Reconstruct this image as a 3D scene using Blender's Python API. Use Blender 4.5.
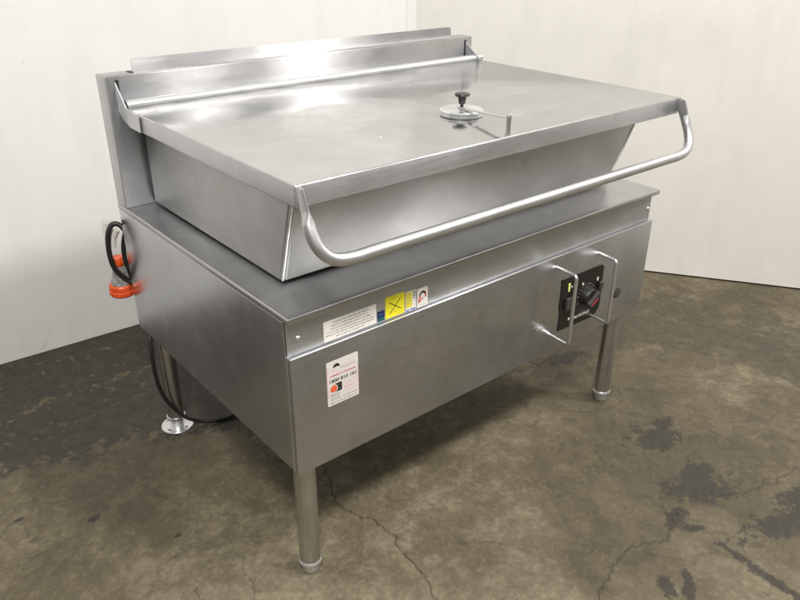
import bpy, bmesh, math, random
import numpy as np
from mathutils import Vector, Matrix

for o in list(bpy.data.objects):
    bpy.data.objects.remove(o)
S = bpy.context.scene
COL = S.collection
random.seed(7)

# ------------------------------------------------------------------ camera
cd = bpy.data.cameras.new('camera')
cam = bpy.data.objects.new('camera', cd)
COL.objects.link(cam)
RX = Vector((0.76246669, -0.64694813, 0.01013260))
UX = Vector((0.28565827, 0.35063399, 0.89188293))
FX = Vector((0.58055483, 0.67713656, -0.45215282))
M3 = Matrix((RX, UX, -FX)).transposed()
cam.matrix_world = Matrix.Translation((-0.6357, -1.1071, 1.4146)) @ M3.to_4x4()
cd.sensor_width = 36.0
cd.lens = 744.59 / 800 * 36.0
cd.shift_x = -12.07 / 800
cd.shift_y = 0.28 / 800
cd.clip_start = 0.05
cd.clip_end = 100
S.camera = cam

# ------------------------------------------------------------------ light
S.view_settings.view_transform = 'Standard'
S.view_settings.look = 'None'
S.view_settings.exposure = 0.12
S.view_settings.gamma = 1.0
S.view_settings.use_curve_mapping = False

W = bpy.data.worlds.new('World')
S.world = W
W.use_nodes = True
bg = W.node_tree.nodes['Background']
bg.inputs['Strength'].default_value = 1.0
# dim hall: lighter towards the lit ceiling, dark at eye level
wt = W.node_tree
wg = wt.nodes.new('ShaderNodeTexCoord')
ws = wt.nodes.new('ShaderNodeSeparateXYZ')
wt.links.new(wg.outputs['Generated'], ws.inputs[0])
wr = wt.nodes.new('ShaderNodeValToRGB')
we = wr.color_ramp.elements
we[0].position = 0.0
we[0].color = (0.17, 0.165, 0.158, 1)
we[1].position = 0.75
we[1].color = (0.62, 0.605, 0.575, 1)
wt.links.new(ws.outputs['Z'], wr.inputs['Fac'])
wt.links.new(wr.outputs['Color'], bg.inputs['Color'])


def area(name, loc, target, sx, sy, power, color):
    l = bpy.data.lights.new(name, 'AREA')
    l.shape = 'RECTANGLE'
    l.size = sx
    l.size_y = sy
    l.energy = power
    l.color = color
    o = bpy.data.objects.new(name, l)
    COL.objects.link(o)
    o.location = loc
    o.rotation_euler = (Vector(target) - Vector(loc)).to_track_quat('-Z', 'Y').to_euler()
    return o


LAMP = (1.0, 0.962, 0.905)
area('ceiling_or_fill_lamp', (1.30, -2.0, 4.05), (0.5, 0.6, 0.4), 0.45, 0.45, 70, LAMP)
area('ceiling_or_fill_lamp', (3.10, -2.0, 4.05), (0.8, 0.6, 0.4), 0.45, 0.45, 115, LAMP)
area('ceiling_or_fill_lamp', (-1.40, -2.0, 4.05), (0.0, 0.8, 0.4), 0.6, 0.6, 150, LAMP)  # added fill lamp, brightens the left wall and the cabinet side

# ------------------------------------------------------------------ material helpers
class NT:
    def __init__(self, name):
        self.m = bpy.data.materials.new(name)
        self.m.use_nodes = True
        self.t = self.m.node_tree
        self.b = self.t.nodes['Principled BSDF']

    def n(self, kind, **kw):
        x = self.t.nodes.new(kind)
        for k, v in kw.items():
            if k in x.inputs:
                x.inputs[k].default_value = v
            else:
                setattr(x, k, v)
        return x

    def l(self, a, b):
        self.t.links.new(a, b)

    def coords(self, scale=(1, 1, 1), rot=(0, 0, 0)):
        g = self.n('ShaderNodeNewGeometry')
        mp = self.n('ShaderNodeMapping')
        mp.inputs['Scale'].default_value = scale
        mp.inputs['Rotation'].default_value = rot
        self.l(g.outputs['Position'], mp.inputs['Vector'])
        return mp.outputs['Vector']

    def noise(self, vec, scale, detail=4, rough=0.55, dist=0.0):
        x = self.n('ShaderNodeTexNoise')
        x.inputs['Scale'].default_value = scale
        x.inputs['Detail'].default_value = detail
        x.inputs['Roughness'].default_value = rough
        x.inputs['Distortion'].default_value = dist
        self.l(vec, x.inputs['Vector'])
        return x.outputs['Fac']

    def ramp(self, fac, stops):
        r = self.n('ShaderNodeValToRGB')
        e = r.color_ramp.elements
        while len(e) < len(stops):
            e.new(0.5)
        for i, (p, c) in enumerate(stops):
            e[i].position = p
            e[i].color = (c, c, c, 1) if isinstance(c, (int, float)) else (*c, 1)
        self.l(fac, r.inputs['Fac'])
        return r.outputs['Color']

    def mr(self, fac, a, b, c, d):
        r = self.n('ShaderNodeMapRange')
        for k, v in zip(('From Min', 'From Max', 'To Min', 'To Max'), (a, b, c, d)):
            r.inputs[k].default_value = v
        self.l(fac, r.inputs['Value'])
        return r.outputs['Result']

    def math(self, op, a, b):
        r = self.n('ShaderNodeMath', operation=op)
        for i, v in enumerate((a, b)):
            if isinstance(v, (int, float)):
                r.inputs[i].default_value = v
            else:
                self.l(v, r.inputs[i])
        return r.outputs[0]

    def mix(self, fac, a, b, mode='MIX'):
        r = self.n('ShaderNodeMix', data_type='RGBA', blend_type=mode)
        if isinstance(fac, (int, float)):
            r.inputs[0].default_value = fac
        else:
            self.l(fac, r.inputs[0])
        for i, v in ((6, a), (7, b)):
            if isinstance(v, tuple):
                r.inputs[i].default_value = (*v, 1)
            else:
                self.l(v, r.inputs[i])
        return r.outputs[2]

    def bump(self, h, strength, dist, normal=None):
        r = self.n('ShaderNodeBump')
        r.inputs['Strength'].default_value = strength
        r.inputs['Distance'].default_value = dist
        self.l(h, r.inputs['Height'])
        if normal is not None:
            self.l(normal, r.inputs['Normal'])
        return r.outputs['Normal']


def steel(name, grain, spread, rough=0.30, aniso=0.75, base=(0.60, 0.575, 0.54), smear=0.0, wave=0.0, streak=0.05, metal=1.0, bump=0.06, film=(), fleck=0.13):
    base = (base[0], base[1] * 1.015, base[2] * 1.05)
    """brushed stainless steel: grain = stretch of the brush marks per axis, spread = direction across the brush"""
    t = NT(name)
    v = t.coords(grain)
    fine = t.noise(v, 1.0, 3, 0.6)
    blot = t.noise(t.coords(), 3.2, 5, 0.6, 0.4)
    r = t.mr(fine, 0.3, 0.7, rough - streak, rough + streak)
    r2 = t.mr(blot, 0.3, 0.7, -0.05, 0.06)
    rr = t.math('ADD', r, r2)
    if smear:
        sm = t.noise(t.coords((3, 5, 5), (0, 0, 0.5)), 1.3, 3, 0.5, 2.2)
        sm = t.mr(sm, 0.52, 0.62, 0.0, smear)
        rr = t.math('ADD', rr, sm)
    fm = None
    if film:                                   # dried wipe marks: matt films with an uneven outline
        vv = t.coords()
        nz = t.n('ShaderNodeTexNoise'); nz.inputs['Scale'].default_value = 6.0; nz.inputs['Detail'].default_value = 4
        t.l(vv, nz.inputs['Vector'])
        ad = t.n('ShaderNodeVectorMath', operation='MULTIPLY_ADD')
        ad.inputs[1].default_value = (0.10, 0.07, 0.0)
        t.l(nz.outputs['Color'], ad.inputs[0]); t.l(vv, ad.inputs[2])
        for (fx, fy, rx, ry, rot, k) in film:
            mp = t.n('ShaderNodeMapping', vector_type='TEXTURE')
            mp.inputs['Location'].default_value = (fx + 0.05, fy + 0.035, 1.0024)
            mp.inputs['Rotation'].default_value = (0, 0, rot)
            mp.inputs['Scale'].default_value = (rx, ry, 1)
            t.l(ad.outputs[0], mp.inputs['Vector'])
            ln = t.n('ShaderNodeVectorMath', operation='LENGTH')
            t.l(mp.outputs['Vector'], ln.inputs[0])
            e = t.mr(ln.outputs['Value'], 1.0, 0.86, 0.0, k)
            fm = e if fm is None else t.math('MAXIMUM', fm, e)
        fm = t.math('MULTIPLY', fm, t.mr(nz.outputs['Fac'], 0.35, 0.6, 0.45, 1.0))
        rr = t.math('ADD', rr, t.math('MULTIPLY', fm, 0.20))
    t.l(rr, t.b.inputs['Roughness'])
    fing = t.noise(t.coords(), 9.0, 6, 0.65, 0.8)
    c = t.ramp(fing, [(0.35, tuple(x * 0.90 for x in base)), (0.6, base)])
    c = t.mix(t.mr(fine, 0.35, 0.7, 0, fleck), c, tuple(x * 0.8 for x in base))
    t.l(c, t.b.inputs['Base Color'])
    t.b.inputs['Metallic'].default_value = metal
    if fm is not None:
        t.l(t.math('SUBTRACT', metal, t.math('MULTIPLY', fm, 0.20)), t.b.inputs['Metallic'])
    t.b.inputs['Anisotropic'].default_value = aniso
    cx = t.n('ShaderNodeCombineXYZ')
    for i in range(3):
        cx.inputs[i].default_value = spread[i]
    t.l(cx.outputs[0], t.b.inputs['Tangent'])
    nrm = t.bump(fine, bump, 0.0006)
    if wave:
        wv = t.noise(t.coords(), 2.3, 1, 0.4)
        nrm = t.bump(wv, wave, 0.02, nrm)
    t.l(nrm, t.b.inputs['Normal'])
    return t.m


def plain(name, col, rough=0.5, metal=0.0, var=0.12, scale=40, spec=0.5, bump=0.0, emit=None):
    t = NT(name)
    f = t.noise(t.coords(), scale, 4)
    c = t.ramp(f, [(0.3, tuple(x * (1 - var) for x in col)), (0.7, tuple(min(1, x * (1 + var * 0.4)) for x in col))])
    t.l(c, t.b.inputs['Base Color'])
    t.l(t.mr(f, 0.3, 0.7, rough - 0.06, rough + 0.06), t.b.inputs['Roughness'])
    t.b.inputs['Metallic'].default_value = metal
    t.b.inputs['Specular IOR Level'].default_value = spec
    if bump:
        t.l(t.bump(f, bump, 0.001), t.b.inputs['Normal'])
    return t.m


FILM = ((0.38, 0.36, 0.17, 0.12, 0.5, 0.9), (0.15, 0.50, 0.14, 0.05, 0.9, 0.35), (0.60, 0.33, 0.05, 0.16, 0.3, 0.5), (0.86, 0.34, 0.16, 0.05, -0.3, 0.6),
        (0.80, 0.12, 0.10, 0.03, 0.1, 0.5), (0.30, 0.15, 0.05, 0.09, 0.2, 0.5), (0.72, 0.58, 0.18, 0.03, 0.05, 0.4))
G_X = (22, 900, 900)      # brush marks run along x
G_Y = (900, 22, 900)
ST_SPLASH = steel('brushed_steel_splashback', G_X, (0, 0, 1), 0.34, 0.95, base=(0.50, 0.495, 0.49), wave=0.03)
ST_FRONT = steel('brushed_steel_front', G_X, (0, 0, 1), 0.36, 0.75, base=(0.58, 0.58, 0.585), wave=0.03, metal=0.94)
ST_PANEL = steel('satin_steel_panel', (26, 900, 900), (0, 0, 1), 0.31, 0.65, base=(0.52, 0.518, 0.52), wave=0.07, streak=0.05, bump=0.02, fleck=0.07)
ST_SIDE = steel('brushed_steel_side', G_Y, (0, 0, 1), 0.23, 0.6, wave=0.08, base=(0.60, 0.60, 0.605), metal=0.98, bump=0.012, streak=0.02, fleck=0.05)
ST_TOP = steel('brushed_steel_top', G_X, (0, 1, 0), 0.31, 0.0, base=(0.50, 0.495, 0.485), smear=0.05, metal=0.90, bump=0.015, streak=0.025, fleck=0.06, wave=0.03)
ST_LID = steel('lid_steel', G_X, (0, 1, 0), 0.15, 0.2, base=(0.52, 0.515, 0.50), smear=0.06, wave=0.02, streak=0.02, metal=0.94, film=FILM)
ST_PAN = steel('pan_steel', (40, 500, 500), (0, 0, 1), 0.45, 0.8, base=(0.48, 0.475, 0.46), wave=0.05, metal=0.97)
ST_TUBE = steel('tube_steel', (60, 400, 400), (0, 1, 0), 0.36, 0.0, base=(0.64, 0.635, 0.625), streak=0.04, metal=0.92)
ST_LEG = steel('leg_steel', (260, 260, 14), (0, 0, 1), 0.28, 0.0, base=(0.60, 0.59, 0.57))
ST_BRIGHT = steel('bright_steel', (900, 900, 900), (0, 0, 1), 0.26, 0.0, base=(0.76, 0.755, 0.74), metal=0.85)
DARK_GAP = plain('dark_recess', (0.012, 0.011, 0.010), 0.7)
RUBBER = plain('black_rubber', (0.012, 0.012, 0.012), 0.45)
PLASTIC = plain('black_plastic', (0.014, 0.013, 0.012), 0.38)
PLASTIC_GREY = plain('charcoal_plastic', (0.045, 0.042, 0.040), 0.4)
BLACKPLATE = plain('black_control_plate', (0.008, 0.0075, 0.007), 0.42)
PALEPRINT = plain('faded_grey_print', (0.42, 0.41, 0.40), 0.5)
ORANGE = plain('orange_plastic', (0.74, 0.090, 0.016), 0.40, var=0.22, scale=90)
CLEAR = plain('smoky_plug_body', (0.30, 0.29, 0.28), 0.2, var=0.55, scale=120)
PAPER = plain('white_sticker', (0.80, 0.78, 0.74), 0.45, var=0.03)
PAPER2 = plain('off_white_sticker', (0.66, 0.62, 0.59), 0.4, var=0.05)
PINK = plain('pink_print', (0.75, 0.25, 0.32), 0.5)
PALEPINK = plain('pale_pink_print', (0.72, 0.47, 0.47), 0.5)
INK = plain('black_ink', (0.015, 0.014, 0.013), 0.5)
GREYINK = plain('grey_ink', (0.15, 0.145, 0.14), 0.5)
REDINK = plain('red_print', (0.62, 0.06, 0.06), 0.5)
ORANGEINK = plain('orange_red_print', (0.72, 0.12, 0.05), 0.5)
YELLOW = plain('yellow_sticker', (0.86, 0.78, 0.03), 0.4, var=0.04)
YELLOW2 = plain('faded_yellow_print', (0.80, 0.70, 0.10), 0.4, var=0.06)
NAVY = plain('navy_sticker', (0.012, 0.035, 0.12), 0.4)
TEAL = plain('teal_print', (0.01, 0.11, 0.11), 0.4)
BLUEINK = plain('blue_print', (0.12, 0.2, 0.5), 0.5)
WHITEINK = plain('white_print', (0.75, 0.74, 0.71), 0.5)
REDKNOB = plain('red_pointer', (0.55, 0.05, 0.07), 0.4)
LENS = plain('yellow_indicator_lens', (0.75, 0.78, 0.22), 0.3)


# ------------------------------------------------------------------ mesh helpers
def link(name, bm, mat, parent=None, smooth=None):
    me = bpy.data.meshes.new(name)
    bmesh.ops.recalc_face_normals(bm, faces=bm.faces)
    bm.to_mesh(me)
    bm.free()
    if smooth is not None:
        me.polygons.foreach_set('use_smooth', [True] * len(me.polygons))
        me.set_sharp_from_angle(angle=math.radians(smooth))
    me.materials.append(mat)
    o = bpy.data.objects.new(name, me)
    COL.objects.link(o)
    if parent is not None:
        o.parent = parent
    return o


def merge(bm, b2):
    me = bpy.data.meshes.new('tmp')
    b2.to_mesh(me)
    b2.free()
    bm.from_mesh(me)
    bpy.data.meshes.remove(me)


def box(bm, a, b, bev=0.0, seg=2):
    t = bmesh.new()
    bmesh.ops.create_cube(t, size=1)
    for v in t.verts:
        v.co = Vector([(a[i] + b[i]) / 2 + v.co[i] * (b[i] - a[i]) for i in range(3)])
    if bev:
        bmesh.ops.bevel(t, geom=list(t.edges), offset=bev, segments=seg, affect='EDGES', profile=0.5)
    merge(bm, t)
    return bm


def prism(bm, pts, axis, a, b, bev=0.0, seg=2):
    """extrude polygon pts (two coords of the other axes) along axis from a to b"""
    t = bmesh.new()
    def mk(p, h):
        if axis == 0: return (h, p[0], p[1])
        if axis == 1: return (p[0], h, p[1])
        return (p[0], p[1], h)
    lo = [t.verts.new(mk(p, a)) for p in pts]
    hi = [t.verts.new(mk(p, b)) for p in pts]
    n = len(pts)
    t.faces.new(lo)
    t.faces.new(hi[::-1])
    for i in range(n):
        t.faces.new((lo[i], hi[i], hi[(i + 1) % n], lo[(i + 1) % n]))
    bmesh.ops.recalc_face_normals(t, faces=t.faces)
    if bev:
        es = [e for e in t.edges if e.calc_face_angle(0) > 0.6]
        bmesh.ops.bevel(t, geom=es, offset=bev, segments=seg, affect='EDGES', profile=0.5)
    merge(bm, t)
    return bm


def catmull(pts, k=8):
    P = [Vector(p) for p in pts]
    P = [P[0] * 2 - P[1]] + P + [P[-1] * 2 - P[-2]]
    out = []
    for i in range(1, len(P) - 2):
        for j in range(k):
            s = j / k
            a, b, c, d = P[i - 1], P[i], P[i + 1], P[i + 2]
            out.append(0.5 * ((2 * b) + (c - a) * s + (2 * a - 5 * b + 4 * c - d) * s * s + (3 * b - a - 3 * c + d) * s ** 3))
    out.append(P[-2])
    return out


def fillet(pts, rad, k=8):
    """polyline with rounded corners"""
    P = [Vector(p) for p in pts]
    out = [P[0]]
    for i in range(1, len(P) - 1):
        a = (P[i - 1] - P[i]); b = (P[i + 1] - P[i])
        d = min(rad, a.length * 0.49, b.length * 0.49)
        p0 = P[i] + a.normalized() * d
        p1 = P[i] + b.normalized() * d
        for j in range(k + 1):
            s = j / k
            out.append((1 - s) ** 2 * p0 + 2 * s * (1 - s) * P[i] + s * s * p1)
    out.append(P[-1])
    return out


def tube(bm, path, r, n=14, ref=None, caps=True):
    """r: number, or a function i/len -> (ra, rb)"""
    P = [Vector(p) for p in path]
    rings = []
    N = len(P)
    prev = None
    for i, p in enumerate(P):
        t = (P[min(i + 1, N - 1)] - P[max(i - 1, 0)]).normalized()
        if ref is not None:
            u = Vector(ref); u = (u - t * u.dot(t)).normalized()
        elif prev is None:
            u = t.orthogonal().normalized()
        else:
            u = (prev - t * prev.dot(t)).normalized()
        prev = u
        w = t.cross(u)
        ra, rb = r(i / (N - 1)) if callable(r) else (r, r)
        rings.append([bm.verts.new(p + u * ra * math.cos(2 * math.pi * k / n) + w * rb * math.sin(2 * math.pi * k / n)) for k in range(n)])
    for a, b in zip(rings[:-1], rings[1:]):
        for k in range(n):
            bm.faces.new((a[k], a[(k + 1) % n], b[(k + 1) % n], b[k]))
    if caps:
        bm.faces.new(rings[0][::-1])
        bm.faces.new(rings[-1])
    return bm


def lathe(bm, prof, loc, n=28, axis=(0, 0, 1)):
    """prof: (radius, height) list"""
    q = Vector((0, 0, 1)).rotation_difference(Vector(axis))
    L = Vector(loc)
    rings = []
    for r, h in prof:
        if r < 1e-6:
            rings.append([bm.verts.new(L + q @ Vector((0, 0, h)))])
        else:
            rings.append([bm.verts.new(L + q @ Vector((r * math.cos(2 * math.pi * k / n), r * math.sin(2 * math.pi * k / n), h))) for k in range(n)])
    for a, b in zip(rings[:-1], rings[1:]):
        for k in range(n):
            if len(a) == 1 and len(b) == 1: continue
            if len(a) == 1: bm.faces.new((a[0], b[k], b[(k + 1) % n]))
            elif len(b) == 1: bm.faces.new((a[k], a[(k + 1) % n], b[0]))
            else: bm.faces.new((a[k], a[(k + 1) % n], b[(k + 1) % n], b[k]))
    return bm


def rrect(x0, z0, x1, z1, r, k=5, corners=(1, 1, 1, 1)):
    """rounded rectangle outline; corners = BL, BR, TR, TL flags"""
    pts = []
    for (cx, cz, a0, f, px, pz) in ((x0 + r, z0 + r, 180, corners[0], x0, z0), (x1 - r, z0 + r, 270, corners[1], x1, z0),
                                    (x1 - r, z1 - r, 0, corners[2], x1, z1), (x0 + r, z1 - r, 90, corners[3], x0, z1)):
        if not f:
            pts.append((px, pz)); continue
        for j in range(k + 1):
            a = math.radians(a0 + 90 * j / k)
            pts.append((cx + r * math.cos(a), cz + r * math.sin(a)))
    return pts


def plate(name, pts, y, th, mat, parent):
    """thin plate standing on a front face at depth y, towards -y"""
    return link(name, prism(bmesh.new(), pts, 1, y - th, y), mat, parent)


def rect(x0, z0, x1, z1):
    return [(x0, z0), (x1, z0), (x1, z1), (x0, z1)]


def quads(name, rects, y, th, mat, parent):
    bm = bmesh.new()
    for r in rects:
        box(bm, (r[0], y - th, r[1]), (r[2], y, r[3]))
    return link(name, bm, mat, parent)


def text(name, s, x, z, size, y, mat, parent, width=None, bold=0.0):
    cu = bpy.data.curves.new(name, 'FONT')
    cu.body = s
    cu.size = size
    cu.offset = bold
    cu.resolution_u = 3
    to = bpy.data.objects.new(name, cu)
    COL.objects.link(to)
    dg = bpy.context.evaluated_depsgraph_get()
    me = bpy.data.meshes.new_from_object(to.evaluated_get(dg))
    COL.objects.unlink(to)
    bpy.data.objects.remove(to)
    xs = [v.co.x for v in me.vertices]
    k = width / (max(xs) - min(xs)) if width else 1.0
    x0 = min(xs)
    for v in me.vertices:
        v.co = Vector((x + (v.co.x - x0) * k, y, z + v.co.y))
    me.materials.clear()
    me.materials.append(mat)
    o = bpy.data.objects.new(name, me)
    COL.objects.link(o)
    o.parent = parent
    return o


def scribble(x0, x1, z, h, rng):
    """illegible small print: a row of letter-sized strokes in words"""
    out = []
    x = x0
    while x < x1:
        for _ in range(rng.randint(2, 8)):
            w = h * rng.uniform(0.45, 0.7)
            if x + w > x1: break
            hh = h * rng.choice((0.7, 0.7, 0.7, 1.0))
            if rng.random() < 0.5:
                out.append((x, z, x + w * 0.3, z + hh))
                out.append((x + w * 0.35, z + h * 0.25 * rng.random(), x + w * 0.9, z + h * 0.45))
            else:
                out.append((x, z + h * 0.1, x + w * 0.85, z + h * 0.32))
                out.append((x + w * 0.5, z + h * 0.36, x + w * 0.8, z + hh))
            x += w
        x += h * 0.5
    return out


# ------------------------------------------------------------------ the floor
def vnoise(X, Y, f, seed):
    rs = np.random.RandomState(seed)
    g = rs.rand(256, 256)
    x = X * f + 57.3; y = Y * f + 31.7
    xi = np.floor(x).astype(int); yi = np.floor(y).astype(int)
    fx = x - xi; fy = y - yi
    fx = fx * fx * (3 - 2 * fx); fy = fy * fy * (3 - 2 * fy)
    def G(a, b): return g[a % 256, b % 256]
    return (G(xi, yi) * (1 - fx) + G(xi + 1, yi) * fx) * (1 - fy) + (G(xi, yi + 1) * (1 - fx) + G(xi + 1, yi + 1) * fx) * fy


def fbm(X, Y, f, seed, o=5, g=0.55):
    s = 0; a = 1; t = 0
    for i in range(o):
        s = s + a * vnoise(X, Y, f * 2.03 ** i, seed + i * 13); t += a; a *= g
    return s / t


def seg_dist(X, Y, pts):
    d = np.full(X.shape, 9.0)
    for (ax, ay), (bx, by) in zip(pts[:-1], pts[1:]):
        vx, vy = bx - ax, by - ay
        t = np.clip(((X - ax) * vx + (Y - ay) * vy) / (vx * vx + vy * vy + 1e-12), 0, 1)
        d = np.minimum(d, np.hypot(X - ax - t * vx, Y - ay - t * vy))
    return d


def poly_sd(X, Y, pts):
    d = seg_dist(X, Y, pts + [pts[0]])
    ins = np.zeros(X.shape, bool)
    n = len(pts)
    for i in range(n):
        (x0, y0), (x1, y1) = pts[i], pts[(i + 1) % n]
        c = ((y0 > Y) != (y1 > Y))
        xx = (x1 - x0) * (Y - y0) / ((y1 - y0) if abs(y1 - y0) > 1e-9 else 1e-9) + x0
        ins ^= c & (X < xx)
    return np.where(ins, -d, d)


def build_floor():
    step = 0.0045
    xs = np.concatenate([[-5, -3, -1.8, -1.2], np.arange(-0.85, 2.75, step), [3.2, 4, 6]])
    ys = np.concatenate([[-6, -4, -2.5, -1.5], np.arange(-1.0, 1.62, step), [2.2, 3.5]])
    X, Y = np.meshgrid(xs, ys)
    wx = X + 0.05 * (fbm(X, Y, 6, 3) - 0.5) * 2; wy = Y + 0.05 * (fbm(X, Y, 6, 91) - 0.5) * 2
    n1 = fbm(X, Y, 14, 5, 5, 0.62); n2 = fbm(X, Y, 45, 17, 4, 0.65); n3 = fbm(X, Y, 3.2, 23, 4)
    def soft(sd, w): return np.clip(0.5 - sd / w, 0, 1)
    # wide dark stain along the back wall and under the machine
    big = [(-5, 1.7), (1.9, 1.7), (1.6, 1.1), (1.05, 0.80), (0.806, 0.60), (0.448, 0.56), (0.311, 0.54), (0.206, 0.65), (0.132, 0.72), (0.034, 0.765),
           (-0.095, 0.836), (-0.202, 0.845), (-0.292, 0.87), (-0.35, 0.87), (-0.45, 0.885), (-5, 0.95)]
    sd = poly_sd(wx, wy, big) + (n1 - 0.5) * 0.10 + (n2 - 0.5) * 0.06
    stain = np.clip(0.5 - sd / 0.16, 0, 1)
    # paler worn flakes inside the stain
    for cx, cy, rx, ry in ((-0.06, 1.19, 0.05, 0.025), (0.03, 1.21, 0.05, 0.02), (-0.31, 1.19, 0.09, 0.03), (-0.2, 1.21, 0.06, 0.02), (-0.25, 1.05, 0.05, 0.02), (-0.42, 1.05, 0.07, 0.02)):
        m = np.exp(-(((X - cx) / rx) ** 2 + ((Y - cy) / ry) ** 2))
        stain = stain * (1 - np.clip(m * 0.9 + (n2 - 0.5) * 0.9, 0, 1) * 0.50)
    # greyish worn band on the right behind the machine
    band = [(1.30, 0.60), (1.62, 0.62), (2.05, 0.42), (2.16, 0.22), (2.0, 0.02), (2.24, -0.05), (2.30, -0.30), (2.0, -0.46), (1.80, -0.34),
            (1.79, -0.14), (1.70, -0.02), (1.74, 0.09), (1.55, 0.20), (1.30, 0.30), (1.0, 0.42)]
    sd = poly_sd(wx, wy, band) + (n1 - 0.5) * 0.26 + (n2 - 0.5) * 0.12
    grey = soft(sd, 0.05) * 0.88
    # dark oil blots
    def blot(cx, cy, rx, ry, rot, amt, sharp=6.0):
        c, s = math.cos(rot), math.sin(rot)
        u = ((X - cx) * c + (Y - cy) * s) / rx; v = (-(X - cx) * s + (Y - cy) * c) / ry
        h = np.hypot(u, v)
        q = 0.54 + 0.7 * (1 - h) + (n1 - 0.5) * 1.0 + (n2 - 0.5) * 0.5
        return np.clip(q, 0, 1) * (0.55 + 0.45 * amt) * np.clip(2.4 - h, 0, 1)
    oil = np.zeros(X.shape)
    for b in ((1.160, -0.185, 0.085, 0.05, -0.6, 0.85), (1.23, -0.16, 0.05, 0.025, 0.2, 0.5), (1.045, -0.395, 0.11, 0.062, -0.6, 0.95), (1.10, -0.36, 0.06, 0.05, 0.3, 0.8), (0.90, -0.415, 0.05, 0.022, 0.2, 0.75),
              (1.12, -0.62, 0.15, 0.05, -0.25, 0.75), (1.25, -0.60, 0.10, 0.04, -0.3, 0.7), (0.675, -0.530, 0.05, 0.017, 0.9, 0.7), (0.705, -0.575, 0.04, 0.015, 0.5, 0.7),
              (0.74, -0.545, 0.03, 0.014, 0.9, 0.55), (-0.297, 0.569, 0.022, 0.015, 0.3, 1.0), (-0.455, 0.687, 0.016, 0.01, 0, 0.8), (-0.154, 0.372, 0.013, 0.009, 0, 0.8), (0.90, -0.47, 0.03, 0.012, -0.6, 0.7),
              
              (1.0, 0.42, 0.07, 0.03, 0.2, 0.7), (1.3, 0.3, 0.1, 0.04, -0.3, 0.5)):
        oil = np.maximum(oil, blot(*b))
    bar = poly_sd(X, Y, [(0.886, -0.530), (0.906, -0.536), (0.899, -0.80), (0.868, -0.80)]) + (n2 - 0.5) * 0.022
    oil = np.maximum(oil, np.clip(0.5 - bar / 0.03, 0, 1))
    # cracks
    def crack(pts, w, jit, seed):
        P = [np.array(pts[0])]
        rs = np.random.RandomState(seed)
        for a, b in zip(pts[:-1], pts[1:]):
            a = np.array(a); b = np.array(b); L = np.linalg.norm(b - a); k = max(2, int(L / 0.010))
            for i in range(1, k + 1):
                P.append(a + (b - a) * i / k + (rs.randn(2) * jit if i < k else 0))
        return np.clip(1.25 - seg_dist(X, Y, [tuple(p) for p in P]) / w, 0, 1)
    cr = np.zeros(X.shape)
    CA = [(0.30, 0.45), (0.289, 0.366), (0.269, 0.297), (0.233, 0.221), (0.231, 0.172), (0.248, 0.128), (0.27, 0.09), (0.268, 0.045), (0.266, 0.0), (0.254, -0.034), (0.25, -0.116), (0.238, -0.166), (0.212, -0.22), (0.18, -0.35)]
    CB = [(0.40, -0.55), (0.496, -0.458), (0.55, -0.438), (0.613, -0.418), (0.666, -0.403), (0.702, -0.402), (0.743, -0.41), (0.778, -0.43), (0.807, -0.45), (0.847, -0.436), (0.884, -0.41), (0.933, -0.401)]
    CC = [(1.04, -0.42), (1.08, -0.456), (1.135, -0.486), (1.222, -0.509), (1.298, -0.521), (1.38, -0.542), (1.6, -0.6)]
    cr = np.maximum(cr, crack(CA, 0.0027, 0.0045, 1) * 0.8)
    cr = np.maximum(cr, crack(CB, 0.0027, 0.0045, 2) * 0.8)
    cr = np.maximum(cr, crack(CC, 0.0026, 0.0045, 3) * 0.7)
    for i, c in enumerate([[(0.233, 0.221), (0.16, 0.20), (0.12, 0.14)], [(-0.49, 0.541), (-0.401, 0.519), (-0.32, 0.465), (-0.202, 0.435), (-0.1, 0.47)], [(-0.32, 0.465), (-0.33, 0.38)], [(-0.281, 0.247), (-0.206, 0.305), (-0.126, 0.304), (-0.05, 0.25)],
                           [(-0.126, 0.304), (-0.10, 0.38)], [(1.02, 0.12), (1.12, 0.02), (1.25, 0.0), (1.3, 0.06)], [(1.45, 0.02), (1.62, -0.12), (1.75, -0.16)], [(0.75, 0.0), (0.70, -0.1), (0.72, -0.22)], [(1.4, -0.28), (1.52, -0.36), (1.7, -0.38)],
                           [(-0.40, 0.519), (-0.43, 0.60), (-0.40, 0.70)], [(-0.02, 0.52), (-0.1, 0.47), (-0.13, 0.56)]]):
        cr = np.maximum(cr, crack(c, 0.003, 0.004, 20 + i) * 0.28)
    rs = np.random.RandomState(5)
    for _ in range(46):                     # faint drag scuffs
        ax, ay = (rs.uniform(1.15, 2.0), rs.uniform(-0.45, 0.15)) if rs.rand() < 0.7 else (rs.uniform(-0.5, 1.2), rs.uniform(-0.6, 0.6))
        a = rs.normal(-0.95, 0.25); L = rs.uniform(0.02, 0.14)
        bx, by_ = ax + L * math.cos(a), ay + L * math.sin(a)
        sc = np.clip(1.2 - seg_dist(X, Y, [(ax, ay), ((ax + bx) / 2 + rs.randn() * 0.004, (ay + by_) / 2 + rs.randn() * 0.004), (bx, by_)]) / 0.0035, 0, 1)
        cr = np.maximum(cr, sc * rs.uniform(0.15, 0.45) * (0.5 + n2))
    Z = -0.0025 * cr + 0.0012 * (n1 - 0.5)
    co = np.stack([X, Y, Z], -1).reshape(-1, 3)
    ny, nx = X.shape
    I = np.arange(nx * ny).reshape(ny, nx)
    F = np.stack([I[:-1, :-1], I[:-1, 1:], I[1:, 1:], I[1:, :-1]], -1).reshape(-1, 4)
    me = bpy.data.meshes.new('floor')
    me.vertices.add(len(co)); me.vertices.foreach_set('co', co.ravel())
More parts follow.
